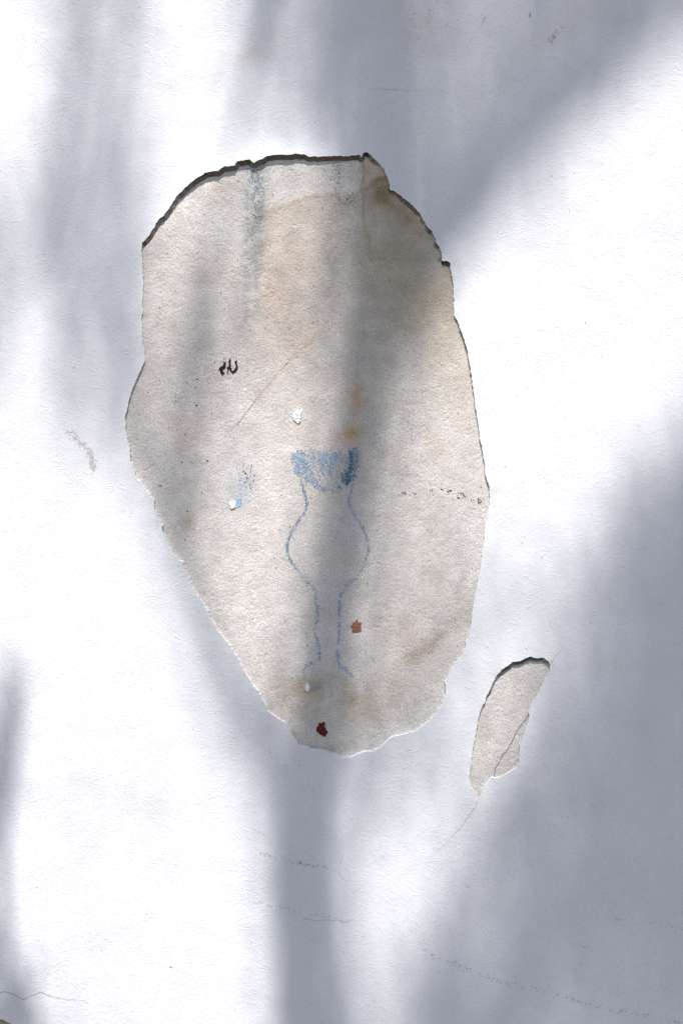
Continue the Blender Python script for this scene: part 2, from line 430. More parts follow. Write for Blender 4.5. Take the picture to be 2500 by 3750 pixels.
# --- the broken edge of the coat round each opening
def build_rim(o, name_label):
    n = len(o.P)
    yf = coat_y(o.P)
    rows = []
    ts = [0.0, .25, .6, 1.0]
    for k, t in enumerate(ts):
        j = 0 if k == 0 else .00016
        p = o.P + o.N * (o.b * (t ** 1.4) + (rng.normal(0, j, n) if k else 0))[:, None]
        y = yf * (1 - t) + np.where(o.b < -.0015, .0150, .0035) * t
        rows.append(np.stack([p[:, 0], y, p[:, 1]], 1))
    # tuck the first row a hair behind the front lip so that the lip stays crisp
    V = np.concatenate(rows)
    F = []
    for k in range(len(ts) - 1):
        for i in range(n):
            a, b = k * n + i, k * n + (i + 1) % n
            F.append((a, b, b + n, a + n))
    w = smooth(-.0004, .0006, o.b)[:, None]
    cc = np.array([.78, .77, .75]) * w + (np.array([.06, .046, .026]) * o.top[:, None] + np.array([.40, .36, .30]) * (1 - o.top[:, None])) * (1 - w)  # shade painted into the colour: undercut faces below top lips go near-black
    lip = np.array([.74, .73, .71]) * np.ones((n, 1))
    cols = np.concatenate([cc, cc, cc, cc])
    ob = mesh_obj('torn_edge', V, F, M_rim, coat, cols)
    tag(ob, name_label)
    return ob
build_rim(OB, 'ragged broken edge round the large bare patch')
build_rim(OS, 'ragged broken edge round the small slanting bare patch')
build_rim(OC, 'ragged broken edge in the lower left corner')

# --- bare render showing through
ST = np.array([.752, .712, .684])
def stucco_tint(px, py):
    col = np.tile(ST, (len(px), 1))
    n1 = fbm(px, py, .010, 81, 4); n2 = fbm(px, py, .05, 82, 3)
    def mixm(w, tint):
        nonlocal col
        w = np.clip(w, 0, 1)[:, None]; col = col * (1 - w) + col * np.array(tint) * w
    def blob(cx, cy, rx, ry, amt, tint, ang=0, rag=.9):
        c, s_ = math.cos(R(ang)), math.sin(R(ang))
        dx, dy = px - cx, py - cy
        u = (dx * c + dy * s_) / rx; v = (-dx * s_ + dy * c) / ry
        mixm(np.exp(-(u * u + v * v)) * amt * np.clip(1 + rag * n1 + rag * .6 * n2, 0, 2), tint)
    # broad warmth and blotches
    mixm(.5 + .6 * n1, (.97, .945, .92))
    # tide mark: the damp browned part lies below an arched line
    tx = np.array([500, 860, 960, 1060, 1150, 1215, 1260, 1320, 1400, 1480, 1620])
    ty = np.array([1120, 830, 780, 745, 715, 712, 735, 700, 640, 660, 760])
    line = np.interp(px, tx, ty) + 14 * n2 + 10 * n1
    below = smooth(-8, 10, py - line); fade = np.exp(-np.clip(py - line, 0, None) / 620.0) * np.clip(.85 + .7 * fbm(px, py, .006, 93, 4), .2, 1.4)
    side = smooth(820, 1080, px)
    mixm(below * fade * side * .72, (.76, .70, .61))
    mixm(np.exp(-((py - line) / 9.0) ** 2) * side * .45 * np.clip(1 + n1 * 1.5, 0, 2), (.62, .52, .38))
    mixm(smooth(1240, 1420, px) * smooth(1700, 900, py) * .62 * np.clip(1 + .8 * n1, 0, 2), (.76, .70, .55))
    mixm(.14 * np.clip(.5 + 1.4 * fbm(px, py, .004, 91, 3), 0, 1.5), (.86, .80, .72))
    # grey green run-off streaks
    for cx, y0, y1, wd, a in ((935, 600, 1400, 42, .85), (905, 620, 900, 26, .3), (960, 640, 1000, 20, .28), (1236, 590, 790, 26, .45), (1228, 760, 1050, 34, .35), (1210, 900, 1300, 40, .3), (885, 1150, 1350, 20, .2)):
        xx = px - cx - 14 * fbm(py, py * 0, .008, 9, 2) + (py - y0) * .03
        w = np.exp(-(xx / wd) ** 2) * smooth(y0 - 25, y0 + 30, py) * smooth(y1, y0 + (y1 - y0) * .35, py)
        mixm(w * a * np.clip(.9 + .9 * n2, .1, 2), (.60, .66, .68))
    # rusty lines along the old cracks
    def seg(pts, wd, amt, tint):
        P = np.array(pts, float); best = np.full(len(px), 1e9)
        for a, b in zip(P[:-1], P[1:]):
            d = b - a; t = np.clip(((px - a[0]) * d[0] + (py - a[1]) * d[1]) / (d @ d), 0, 1)
            best = np.minimum(best, np.hypot(px - a[0] - t * d[0], py - a[1] - t * d[1]))
        mixm(np.exp(-(best / wd) ** 2) * amt * np.clip(1 + .8 * n2, 0, 2), tint)
    seg([(1328,580),(1331,652),(1323,690),(1330,723),(1329,789),(1336,839),(1351,877),(1356,926)], 11, .34, (.76, .64, .46))
    seg([(1357,947),(1406,943),(1473,947),(1560,952)], 10, .22, (.78, .68, .52))
    seg([(869,1552),(957,1436),(1004,1380),(1076,1301),(1148,1245)], 12, .28, (.86, .76, .70))
    seg([(700,2180),(760,2172),(880,2165)], 8, .25, (.86, .82, .77))
    # stains
    blob(1306, 1450, 34, 50, .62, (.88, .58, .26)); blob(1310, 1560, 30, 110, .4, (.88, .68, .42))
    blob(1282, 1593, 24, 34, .5, (.95, .58, .20)); blob(1250, 1600, 30, 20, .4, (.95, .75, .55))
    blob(1465, 1645, 46, 26, .35, (1, .80, .62)); blob(1580, 1640, 40, 40, .3, (1.0, .84, .66))
    blob(1000, 1010, 150, 260, .45, (.97, .83, .74), 15); blob(830, 680, 70, 40, .4, (.98, .85, .78))
    blob(1100, 1250, 60, 130, .35, (.98, .82, .70), 40)
    blob(1200, 1010, 70, 160, .4, (.76, .80, .86)); blob(900, 1150, 40, 190, .35, (.78, .84, .92)); blob(880, 1790, 55, 90, .5, (.74, .84, .95))
    blob(1175, 2530, 130, 66, .7, (.76, .67, .52)); blob(1180, 2610, 180, 60, .4, (.82, .74, .60)); blob(1250, 2560, 130, 45, .25, (.76, .66, .5))
    blob(1160, 2745, 110, 20, .6, (.7, .66, .42)); blob(1060, 2690, 18, 50, .6, (.62, .6, .4), -25)
    blob(1600, 2330, 24, 130, .55, (.62, .55, .5), 48); blob(1530, 2400, 40, 120, .35, (.78, .7, .66), 52); blob(1690, 2130, 14, 60, .5, (.66, .62, .6), 20)
    blob(1520, 2270, 90, 260, .3, (.9, .8, .72), 25); blob(1460, 2560, 160, 50, .3, (.88, .8, .74), -30)
    blob(1000, 2490, 26, 90, .45, (.8, .68, .62), -30); blob(690, 1580, 50, 90, .3, (.95, .82, .76))
    blob(640, 1700, 100, 160, .35, (.82, .82, .82)); blob(690, 1915, 26, 26, .35, (.66, .62, .45)); blob(1550, 1250, 120, 200, .15, (1.05, 1.0, .95))
    blob(1340, 640, 20, 80, .4, (.7, .62, .48)); blob(1400, 720, 50, 50, .5, (.55, .5, .38)); blob(1480, 800, 120, 30, .4, (.62, .55, .42), 45)
    blob(760, 1250, 200, 300, .25, (1.04, 1.03, 1.02)); blob(1000, 660, 130, 60, .35, (1.06, 1.1, 1.14)); blob(1700, 1980, 50, 160, .3, (.95, 1.0, 1.08))
    blob(2, 3752, 60, 30, .8, (.75, .6, .36))
    return np.clip(col, .03, .86)

def build_stucco(o, name_label, step):
    x0, z0 = o.P.min(0) - .022; x1, z1 = o.P.max(0) + .022
    nx = int((x1 - x0) / step) + 1; nz = int((z1 - z0) / step) + 1
    gx, gz = np.meshgrid(np.linspace(x0, x1, nx), np.linspace(z0, z1, nz))
    x, z = gx.ravel(), gz.ravel()
    V = np.stack([x, stucco_y(x, z), z], 1)
    idx = np.arange(nx * nz).reshape(nz, nx)
    F = np.stack([idx[:-1, :-1].ravel(), idx[:-1, 1:].ravel(), idx[1:, 1:].ravel(), idx[1:, :-1].ravel()], 1)
    # drop the cells that lie well under the paint
    ctr = V[F].mean(1)[:, [0, 2]]
    ins = in_poly(ctr, o.poly)
    F = F[ins | near_mask(ctr, o.P, .012)]
    used = np.unique(F); remap = -np.ones(len(V), int); remap[used] = np.arange(len(used))
    V = V[used]; F = remap[F]
    V[:, 1] += crevice(V[:, [0, 2]])
    px = V[:, 0] / PX + 1250; py = 1875 - (V[:, 2] - ZC) / PX
    ob = mesh_obj('bare_render', V, [tuple(int(i) for i in f) for f in F], M_stucco, wall, stucco_tint(px, py), True)
    tag(ob, name_label)
    return ob
render_big = build_stucco(OB, 'large tall bare patch of stained beige render', .0013)
render_small = build_stucco(OS, 'small slanting bare patch of beige render', .0013)
render_corner = build_stucco(OC, 'bit of bare render in the lower left corner', .004)

# ------------------------------------------------------------------ marks on the wall
def surf_big(P): return stucco_y(P[:, 0], P[:, 1])
class Specks:
    """many thin irregular crumbs of pigment lying on the surface, one mesh"""
    def __init__(s): s.v = []; s.f = []; s.c = []
    def add(s, P, Y, size, col, jit=.15, asp=1.8, ang=None, off=.0006):
        for (x, z), y in zip(P, Y):
            k = random.choice((5, 6, 6, 7)); r = size * random.uniform(.45, 1.25)
            a0 = random.uniform(0, 6.28) if ang is None else ang + random.gauss(0, .5)
            ca, sa = math.cos(a0), math.sin(a0); e = random.uniform(1, asp)
            b = len(s.v); c = np.array(col[random.randrange(len(col))]) * random.uniform(1 - jit, 1 + jit)
            for i in range(k):
                t = 6.283 * i / k; rr = r * random.uniform(.6, 1.3)
                u, v = rr * math.cos(t) * e, rr * math.sin(t) / e
                s.v.append((x + u * ca - v * sa, y - off, z + u * sa + v * ca)); s.c.append(c)
            s.f.append(tuple(range(b + k - 1, b - 1, -1)))
    def build(s, name, parent, label=None, kind='stuff'):
        o = mesh_obj(name, s.v, s.f, M_mark, parent, np.array(s.c))
        fix_normals(o)
        return tag(o, label, kind=kind)
def fix_normals(o):
    me = o.data
    flip = [p.normal.y > 0 for p in me.polygons]
    if sum(flip) * 2 > len(flip): me.flip_normals()

def along(pts, n, wd):
    P = WA(pts); d = np.linalg.norm(np.diff(P, axis=0), axis=1); cum = np.concatenate([[0], np.cumsum(d)])
    t = rng.uniform(0, cum[-1], n)
    # the crayon skips: keep where a slow noise is high
    t = t[vnoise(t, t * 0 + len(pts), 160, 3) + rng.uniform(-.9, .9, len(t)) > -.55]
    q = np.stack([np.interp(t, cum, P[:, 0]), np.interp(t, cum, P[:, 1])], 1)
    return q + rng.normal(0, wd, q.shape)
def blobpts(poly, n, soft=.0):
    P = WA(poly); lo, hi = P.min(0), P.max(0)
    q = rng.uniform(lo, hi, (n * 3, 2)); q = q[in_poly(q, [tuple(p) for p in P])][:n]
    return q + rng.normal(0, soft, q.shape) if soft else q

BLUE = [(.32, .46, .61), (.40, .54, .68), (.26, .40, .55), (.47, .58, .70)]
DBLUE = [(.10, .19, .30), (.15, .27, .40), (.06, .12, .19)]
def z3(p): return [(950 + x / 3.136, 1550 + y / 3.136) for x, y in p]
LEFT1 = [(1100,1754),(1106,1773),(1114,1799),(1119,1821),(1122,1843),(1119,1869),(1103,1891),(1085,1917),(1068,1939),(1057,1971),(1050,1996),(1053,2023),(1059,2043),(1069,2061)]
LEFT2 = [(1069,2061),(1084,2079),(1107,2110),(1130,2133),(1150,2148),(1154,2173),(1158,2204),(1162,2230),(1166,2258),(1157,2275),(1152,2304),(1156,2332),(1163,2352),(1171,2377),(1170,2403),(1164,2421),(1145,2429),(1125,2431),(1113,2451),(1115,2474),(1122,2495)]
RIGHT0 = [(1283,1655),(1286,1684),(1285,1716),(1278,1748),(1272,1773)]
RIGHT1 = [(1291,1767),(1288,1792),(1278,1821),(1277,1850),(1291,1875),(1305,1897),(1320,1917),(1331,1939),(1344,1971),(1346,1996),(1351,2010),(1344,2033),(1334,2064),(1321,2094),(1303,2115),(1280,2133),(1263,2153),(1249,2176),(1246,2204),(1243,2230),(1241,2260),(1242,2293),(1241,2321),(1238,2357)]
RIGHT2 = [(1233,2385),(1238,2413),(1243,2444),(1263,2446),(1275,2464),(1291,2477)]
s = Specks()
def stroke(pts, n, wd, size, col):
    q = along(pts, n, wd); s.add(q, surf_big(q), size, col)
stroke(LEFT1, 460, .0010, .00074, BLUE + DBLUE[:2]); stroke(LEFT2, 560, .0013, .00070, BLUE + DBLUE[1:2])
stroke(RIGHT0, 420, .0014, .0010, DBLUE); stroke(RIGHT1, 640, .0013, .00070, BLUE + DBLUE[1:2]); stroke(RIGHT2, 200, .0012, .0009, BLUE)
def patch(pts, n, size, col, soft=.001):
    q = blobpts(z3(pts), n, soft); s.add(q, surf_big(q), size, col)
patch([(360,400),(430,290),(500,330),(540,470),(600,560),(720,700),(640,730),(520,640),(410,580),(385,480)], 400, .0008, BLUE + [(.40, .56, .76)], .002)
patch([(380,330),(520,330),(560,520),(480,620),(390,560)], 170, .0009, BLUE, .001)
patch([(1015,340),(1100,270),(1150,330),(1140,470),(1110,640),(1060,680),(1000,640),(1020,500)], 380, .0008, DBLUE + BLUE, .0014)
patch([(920,620),(960,560),(1030,500),(1040,660),(960,690)], 130, .0009, DBLUE, .0015)
patch([(400,310),(1120,290),(1120,470),(1040,560),(480,560)], 430, .0007, BLUE, .003)
patch([(690,380),(735,370),(740,440),(715,500),(695,440)], 70, .0010, BLUE, .001)
patch([(800,380),(860,350),(850,460),(830,520),(820,600),(800,560),(805,450)], 110, .0010, BLUE, .001)
patch([(560,640),(640,670),(740,730),(860,750),(960,680),(980,740),(880,790),(760,780),(640,740)], 110, .0008, BLUE[:3] + DBLUE[:2], .002)
patch([(540,330),(1000,300),(1000,560),(860,700),(620,620)], 640, .00065, [(.38, .48, .61), (.32, .42, .56), (.44, .52, .62)], .003)
patch([(480,560),(600,600),(760,700),(900,680),(1020,600),(1040,690),(900,790),(740,790),(560,690)], 110, .0007, BLUE + DBLUE[1:2], .003)
q = blobpts([(1140,2512),(1180,2508),(1185,2525),(1150,2530)], 40, .001); s.add(q, surf_big(q), .0009, BLUE)
s.build('chalk_drawing', render_big, 'blue chalk outline of a vase with a round belly')

def poly_plate(name, pts, parent, mat, col, thick, label, surf=surf_big, lift=.0005, curl=0.0, dens=3, rag=.00022):
    """a thin flake with its own thickness, cut to the outline"""
    P = WA(pts); n = len(P)
    # finer, rougher outline
    Q = []
    for i in range(n):
        a, b = P[i], P[(i + 1) % n]
        for k in range(dens):
            Q.append(a + (b - a) * k / dens + (rng.normal(0, rag, 2)))
    Q = np.array(Q); m = len(Q); c = Q.mean(0)
    y0 = surf(Q)
    zr = (Q[:, 1] - Q[:, 1].min()) / (np.ptp(Q[:, 1]) + 1e-9)
    lf = lift + curl * (1 - zr)
    front = np.stack([Q[:, 0], y0 - lf - thick, Q[:, 1]], 1)
    back = np.stack([Q[:, 0], y0 - lf * .9 + .0004, Q[:, 1]], 1)
    V = [tuple(v) for v in front] + [tuple(v) for v in back]
    from mathutils.geometry import tessellate_polygon
    tri = tessellate_polygon([[Vector((p[0], p[1], 0)) for p in Q]])
    F = [tuple(t) for t in tri] + [(i, (i + 1) % m, m + (i + 1) % m, m + i) for i in range(m)]
    o = mesh_obj(name, V, F, mat, parent, np.tile(np.array(col), (2 * m, 1)))
    import bmesh
    bm = bmesh.new(); bm.from_mesh(o.data); bmesh.ops.recalc_face_normals(bm, faces=bm.faces); bm.to_mesh(o.data); bm.free()
    return tag(o, label)
def fz(ox, oy, sc_, pts): return [(ox + x / sc_, oy + y / sc_) for x, y in pts]
WHT = (.80, .80, .80)
poly_plate('paint_flake', fz(1040,1460,15.68,[(750,500),(850,530),(1010,590),(1050,690),(970,870),(940,1080),(890,1160),(960,1270),(880,1380),(810,1410),(720,1360),(660,1290),(550,1230),(500,1050),(490,900),(560,770),(700,680)]), render_big, M_chip, WHT, .0006, 'white paint flake left above the blue drawing', curl=.0004)
poly_plate('paint_flake', fz(800,1780,13.07,[(520,660),(660,640),(800,760),(820,950),(800,990),(640,1110),(560,1010),(510,800)]), render_big, M_chip, WHT, .0006, 'white paint flake beside a pale blue dab', curl=.0004)
poly_plate('paint_flake', fz(1000,2000,3.92,[(465,1990),(490,1960),(515,1990),(520,2025),(535,2040),(500,2085),(480,2090),(458,2060)]), render_big, M_chip, WHT, .0006, 'white paint flake at the foot of the drawing', curl=.0004)
poly_plate('paint_spot', fz(1100,2600,9.8,[(660,470),(740,480),(800,440),(860,430),(880,490),(860,600),(910,650),(940,740),(980,800),(960,870),(850,990),(740,910),(640,860),(570,770),(580,640),(650,560)]), render_big, M_chip, (.13, .022, .016), .0002, 'dark red paint spot near the bottom of the patch', rag=.0004)
poly_plate('paint_spot', fz(1000,2000,3.92,[(1195,1050),(1215,1050),(1215,1085),(1260,1105),(1265,1160),(1255,1230),(1215,1245),(1165,1245),(1125,1235),(1120,1170),(1140,1110),(1190,1085)]), render_big, M_chip, (.36, .15, .095), .0001, 'faded brick red paint spot right of the drawing', rag=.0007)
poly_plate('paint_spot', fz(800,1780,13.07,[(840,640),(930,590),(1060,640),(1085,740),(1060,900),(1030,980),(900,990),(820,900),(830,760)]), render_big, M_chip, (.30, .50, .68), .0001, 'pale blue dab beside a white flake', rag=.0008)
BK = (.022, .022, .014)
scr = [[(535,395),(550,500),(590,440),(615,440),(610,560),(600,640),(620,690),(560,760),(470,830),(450,880),(490,950),(545,960),(520,1050),(470,1040),(445,1140),(400,1050),(320,950),(330,880),(250,830),(320,740),(370,680),(470,620),(495,480)],
 [(820,300),(855,350),(850,450),(830,540),(855,620),(840,720),(885,790),(900,880),(960,870),(1030,790),(1075,700),(1070,580),(1040,480),(1020,440),(1070,390),(1130,365),(1145,420),(1130,520),(1175,620),(1180,730),(1170,830),(1090,930),(1000,980),(950,1015),(900,1010),(890,950),(800,920),(800,830),(740,820),(690,810),(655,770),(670,700),(740,680),(755,560),(735,420)],
 [(720,850),(735,860),(710,980),(715,1040),(685,1050),(660,980)]]
for k, p in enumerate(scr):
    poly_plate('black_stroke', fz(780,1290,13.07,p), render_big, M_chip, BK, .0002, 'black scribbled letter stroke', dens=2)

s = Specks()
DARK = [(.06, .06, .05), (.10, .095, .085), (.14, .13, .11)]
pts = fz(1400,1700,3.484,[(240,370),(285,370),(300,385),(290,360),(348,385),(352,395),(410,378),(420,382),(390,365),(610,330),(640,325),(750,320),(770,325),(830,330),(835,345),(850,345),(860,335),(870,350),(850,360),(945,360),(955,400),(965,420),(975,430),(990,437),(1000,440),(1025,430),(1040,410),(1040,395),(1025,375),(1010,370),(985,368),(905,442),(1130,460),(1165,455),(1220,440),(1245,435),(1240,465),(1230,492),(1225,485),(1240,490),(1250,475),(1260,470),(1300,455),(1255,295)])
for p in pts:
    q = WA([p]); q = q + rng.normal(0, .0007, (1, 2)); s.add(q, surf_big(q), .0010, DARK)
for p in fz(780,1290,13.07,[(680,255),(340,490),(85,470),(440,440),(200,405),(590,310)]):
    q = WA([p]); s.add(q, surf_big(q), .0008, DARK)
for p in fz(400,1250,3.135,[(985,525),(890,465),(1008,432),(1000,733),(915,998),(895,1025),(870,1068),(950,1135),(638,1528),(585,1657),(1063,1730),(955,440),(520,955),(758,687),(835,1390),(1130,1368),(1215,1895),(895,1950)]):
    q = WA([p]); s.add(q, surf_big(q), .0012, DARK)
q = blobpts([(870,1690),(930,1700),(940,1800),(880,1780)], 40); s.add(q, surf_big(q), .0009, [(.18, .2, .24), (.2, .3, .42)])
allq = blobpts(BIG, 420); s.add(allq, surf_big(allq), .0007, [(.16, .14, .12), (.22, .19, .16), (.12, .11, .09)])
yy = 600 + 330 * rng.beta(1, 2.2, 230); q = WA(np.stack([936 + rng.normal(0, 15, 230), yy], 1)); s.add(q, surf_big(q), .0008, [(.2, .22, .23), (.3, .32, .33), (.38, .39, .4)])
yy = 580 + 200 * rng.beta(1, 1.8, 80); q = WA(np.stack([1238 + rng.normal(0, 13, 80), yy], 1)); s.add(q, surf_big(q), .0008, [(.16, .17, .16), (.26, .26, .25)])
q = WA(np.stack([1275 + rng.normal(0, 28, 90), 735 + rng.normal(0, 18, 90)], 1)); s.add(q, surf_big(q), .0007, [(.30, .24, .16), (.24, .19, .12)])
s.build('dark_flecks', render_big, 'dark flecks and pits scattered on the render')

# specks, dotted chalk lines and scuffs on the paint itself
def surf_coat(P): return coat_y(P)
s = Specks()
def dots(pts, n, wd, size, col):
    q = along(pts, n, wd); s.add(q, surf_coat(q), size, col, off=.0004)
t8 = lambda p: [(1250 + x / 1.2544, 2800 + y / 1.2544) for x, y in p]
t7 = lambda p: [(x / 1.2544, 2800 + y / 1.2544) for x, y in p]
LB = [(.44, .52, .61), (.36, .46, .55), (.52, .59, .66)]
dots(t8([(380,860),(470,895),(560,930),(640,960),(740,1000),(850,1025),(950,1055),(1080,1085),(1250,1130),(1450,1160),(1568,1190)]), 230, .0022, .0009, LB)
dots(t7([(1150,630),(1300,658),(1400,680),(1500,700),(1600,720)]), 90, .0022, .0009, LB)
s.build('chalk_dots', coat, 'faint blue dotted chalk lines near the bottom')
s = Specks()
GB = [(.54, .52, .49), (.46, .44, .41), (.60, .58, .54)]
dots(t7([(1150,395),(1240,420),(1340,440),(1410,458),(1480,470),(1568,492)]), 60, .0018, .0009, GB)
dots(t7([(1345,445),(1415,458)]), 14, .0016, .0009, [(.3, .29, .25)])
dots(t8([(1250,712),(1400,728),(1568,750)]), 50, .0014, .0008, GB); dots(t8([(1020,820),(1240,850)]), 22, .0014, .0008, GB)
dots([(250,1577),(280,1600),(300,1620),(322,1640),(334,1668)], 190, .0030, .0011, [(.68, .64, .60), (.60, .56, .53), (.72, .69, .66)])
dots([(334,1668),(340,1690),(343,1715)], 110, .0024, .0011, [(.64, .60, .56), (.58, .54, .51), (.72, .69, .66)])
dots([(2000,150),(2040,120),(2055,90)], 40, .003, .0010, GB); dots([(1480,120),(1560,60),(1650,70)], 30, .014, .0011, GB)
rq = rng.uniform((X0 + .28, Z0 + .22), (X1 - .28, Z1 - .22), (330, 2))
for o in OUTS: rq = rq[~in_poly(rq, o.poly)]
dd = np.array([np.sqrt(((ALLP - p) ** 2).sum(1)).min() for p in rq]); rq = rq[dd > .006]
s.add(rq, surf_coat(rq), .0007, [(.5, .48, .45), (.3, .28, .25), (.62, .6, .57)], off=.0004)
s.build('dirt_specks', coat, 'small dirt specks and a brown scuff on the paint')

def crack(name, pts, wd, parent, surf, col, label, seed, taper=True, off=.0005):
    P = WA(pts); d = np.linalg.norm(np.diff(P, axis=0), axis=1); cum = np.concatenate([[0], np.cumsum(d)])
    n = max(4, int(cum[-1] / .0022)); t = np.linspace(0, cum[-1], n)
    q = np.stack([np.interp(t, cum, P[:, 0]), np.interp(t, cum, P[:, 1])], 1)
    T = np.gradient(q, axis=0); T /= np.linalg.norm(T, axis=1)[:, None] + 1e-9; N = np.stack([-T[:, 1], T[:, 0]], 1)
    q = q + N * (.0011 * fbm(t, t * 0 + seed, 130, seed, 3) * (np.arange(n) > 0))[:, None]
    w = wd * (.55 + .6 * np.abs(vnoise(t, t * 0, 210, seed + 2))) * (np.linspace(1, .25, n) if taper else 1)
    a = q + N * w[:, None] / 2; b = q - N * w[:, None] / 2
    V = [(x, y - off, z) for (x, z), y in zip(a, surf(a))] + [(x, y - off, z) for (x, z), y in zip(b, surf(b))]
    F = [(i, i + 1, n + i + 1, n + i) for i in range(n - 1)]
    o = mesh_obj(name, V, F, M_mark, parent, np.tile(np.array(col), (2 * n, 1)))
    fix_normals(o)
    return tag(o, label)
RUST = (.20, .15, .085)
crack('crack', [(1326,578),(1332,611),(1331,652),(1323,673),(1324,702),(1330,723),(1331,752),(1329,789),(1336,839),(1351,877),(1356,926)], .0007, render_big, surf_big, (.32, .25, .16), 'rusty upright crack near the top of the large patch', 3)
crack('crack', [(1357,947),(1382,944),(1406,943),(1423,947),(1473,947),(1518,950),(1500,949)], .0004, render_big, surf_big, (.40, .33, .23), 'fine level crack below the upright one', 5)
crack('crack', [(869,1552),(901,1508),(957,1436),(1004,1380),(1076,1301),(1148,1245)], .0006, render_big, surf_big, (.36, .31, .27), 'faint slanting hairline across the large patch', 6)
crack('crack', [(1934,2619),(1921,2640),(1899,2669),(1884,2694),(1875,2717),(1857,2745),(1844,2761),(1829,2790),(1814,2812),(1808,2844)], .0009, render_small, surf_big, (.16, .12, .09), 'thin brown crack down the small patch', 8, False)
GC = (.52, .51, .49)
crack('crack', [(1746,2935),(1740,2950),(1728,2971),(1708,2995),(1696,3019),(1664,3051),(1625,3095),(1569,3143)], .0007, coat, surf_coat, GC, 'hairline crack running down from the small patch', 12)
crack('crack', [(2016,2429),(2028,2411),(2042,2388),(2055,2372)], .0008, coat, surf_coat, GC, 'short hairline crack above the small patch', 13)
crack('crack', [(-60,3640),(0,3634),(32,3633),(62,3646),(88,3659),(120,3645),(155,3633),(191,3649),(239,3659),(319,3665)], .0011, coat, surf_coat, (.42, .41, .37), 'wavy crack in the lower left corner', 14)
crack('crack', [(1370,322),(1440,326),(1500,330),(1560,326),(1620,332)], .0006, coat, surf_coat, (.58, .57, .56), 'faint level hairline above the large patch', 15)
crack('crack', [(1110,3364),(1150,3370),(1200,3368),(1250,3373),(1300,3369)], .0006, coat, surf_coat, (.46, .46, .45), 'faint level hairline below the large patch', 16)
crack('scratch', [(1940,48),(1937,57),(1939,65)], .0022, coat, surf_coat, (.10, .09, .06), 'short dark nick near the top', 17)
crack('scratch', [(1778,60),(1765,84),(1752,110)], .0009, coat, surf_coat, (.34, .32, .29), 'thin slanting scratch near the top', 18)
crack('scratch', [(2032,132),(2018,146),(2000,152)], .0014, coat, surf_coat, (.52, .48, .42), 'brownish slanting scratch near the top right', 19)
crack('scratch', [(621,3541),(628,3541),(637,3546)], .0012, coat, surf_coat, (.34, .33, .30), 'tiny dark nick low on the left', 20)

# ------------------------------------------------------------------ the tree behind the camera whose shade falls on the wall
tree = empty('shade_tree', (-.30, -2.95, 0))
tag(tree, 'leafy tree standing before the wall and casting its soft dappled shade', 'tree')
TL = Vector(tree.location)
D2N = 2500.0 / 1568.0
def at_tree(dx, dy, s):
    """the point s metres up the sun's rays from a point of the wall (given on the 1568 px wide picture)"""
    x, z = W(dx * D2N, dy * D2N)
    return Vector((x, -s * CE, z + s * SE))
def tube(name, pts, rad, label=None, nseg=9, mat=None, sub=4):
    P = [Vector(p) for p in pts]; n = len(P)
    Q, Rr = [], []
    for i in range(n - 1):
        p0, p1, p2, p3 = P[max(i-1, 0)], P[i], P[i+1], P[min(i+2, n-1)]
        for k in range(sub):
            t = k / sub
            Q.append(.5 * ((2 * p1) + (p2 - p0) * t + (2*p0 - 5*p1 + 4*p2 - p3) * t*t + (3*p1 - p0 - 3*p2 + p3) * t**3))
            Rr.append(rad[i] + (rad[i+1] - rad[i]) * t)
    Q.append(P[-1]); Rr.append(rad[-1])
    V, F = [], []
    for i, (q, r) in enumerate(zip(Q, Rr)):
        t = (Q[min(i+1, len(Q)-1)] - Q[max(i-1, 0)]).normalized()
        a = t.cross(Vector((0, 1, .2))).normalized(); b = t.cross(a)
        for k in range(nseg):
            an = 6.2832 * k / nseg; w = r * (1 + .06 * math.sin(3 * an + i))
            V.append(tuple(q + a * math.cos(an) * w + b * math.sin(an) * w - TL))
    for i in range(len(Q) - 1):
        for k in range(nseg):
            k2 = (k + 1) % nseg
            F.append((i*nseg + k, i*nseg + k2, (i+1)*nseg + k2, (i+1)*nseg + k))
    F.append(tuple(range(nseg))[::-1]); F.append(tuple(range((len(Q)-1)*nseg, len(Q)*nseg)))
    o = mesh_obj(name, V, F, mat or M_bark, tree, None, True)
    if label: tag(o, label)
    return Q, Rr

S0 = 5.2
stem = [(705,2600,S0,.040),(700,2352,S0,.037),(686,2160,S0,.036),(690,2020,S0,.037),(700,1880,S0,.038),(737,1700,S0,.033),(758,1450,S0,.028),(782,1250,S0,.027),(822,1020,S0,.027),(852,820,S0,.029),(884,560,S0,.030),(885,250,S0,.028),(888,-60,S0,.024),(896,-400,S0,.020),(900,-900,S0,.014)]
base = [Vector((-.30, -2.95, -.05)), Vector((-.30, -2.94, 1.2)), Vector((-.27, -2.88, 3.2)), Vector((-.24, -2.80, 5.2))]
BR = []       # (centreline, radii) for the shade bookkeeping
BR.append(tube('trunk', base + [at_tree(a, b, c) for a, b, c, d in stem], [.15, .115, .085, .060] + [k[3] for k in stem], nseg=14))
def br(pts): BR.append(tube('branch', [at_tree(a, b, c) for a, b, c, d in pts], [k[3] for k in pts]))
br([(852,780,S0,.030),(935,645,S0,.030),(1055,490,6.4,.026),(1200,325,6.5,.021),(1350,190,6.7,.020),(1480,70,6.9,.018),(1650,-80,7.2,.014),(1850,-250,7.6,.009)])
br([(700,1880,S0,.018),(640,1770,6.2,.015),(560,1630,6.0,.012),(480,1450,5.8,.009),(400,1230,5.6,.006),(340,1020,5.5,.004)])
br([(888,-100,S0,.016),(760,-190,6.2,.014),(640,-60,6.0,.008),(575,180,5.8,.005),(520,440,5.7,.005),(472,650,5.6,.007),(448,880,5.5,.009),(430,1080,5.5,.007),(416,1250,5.4,.003)])
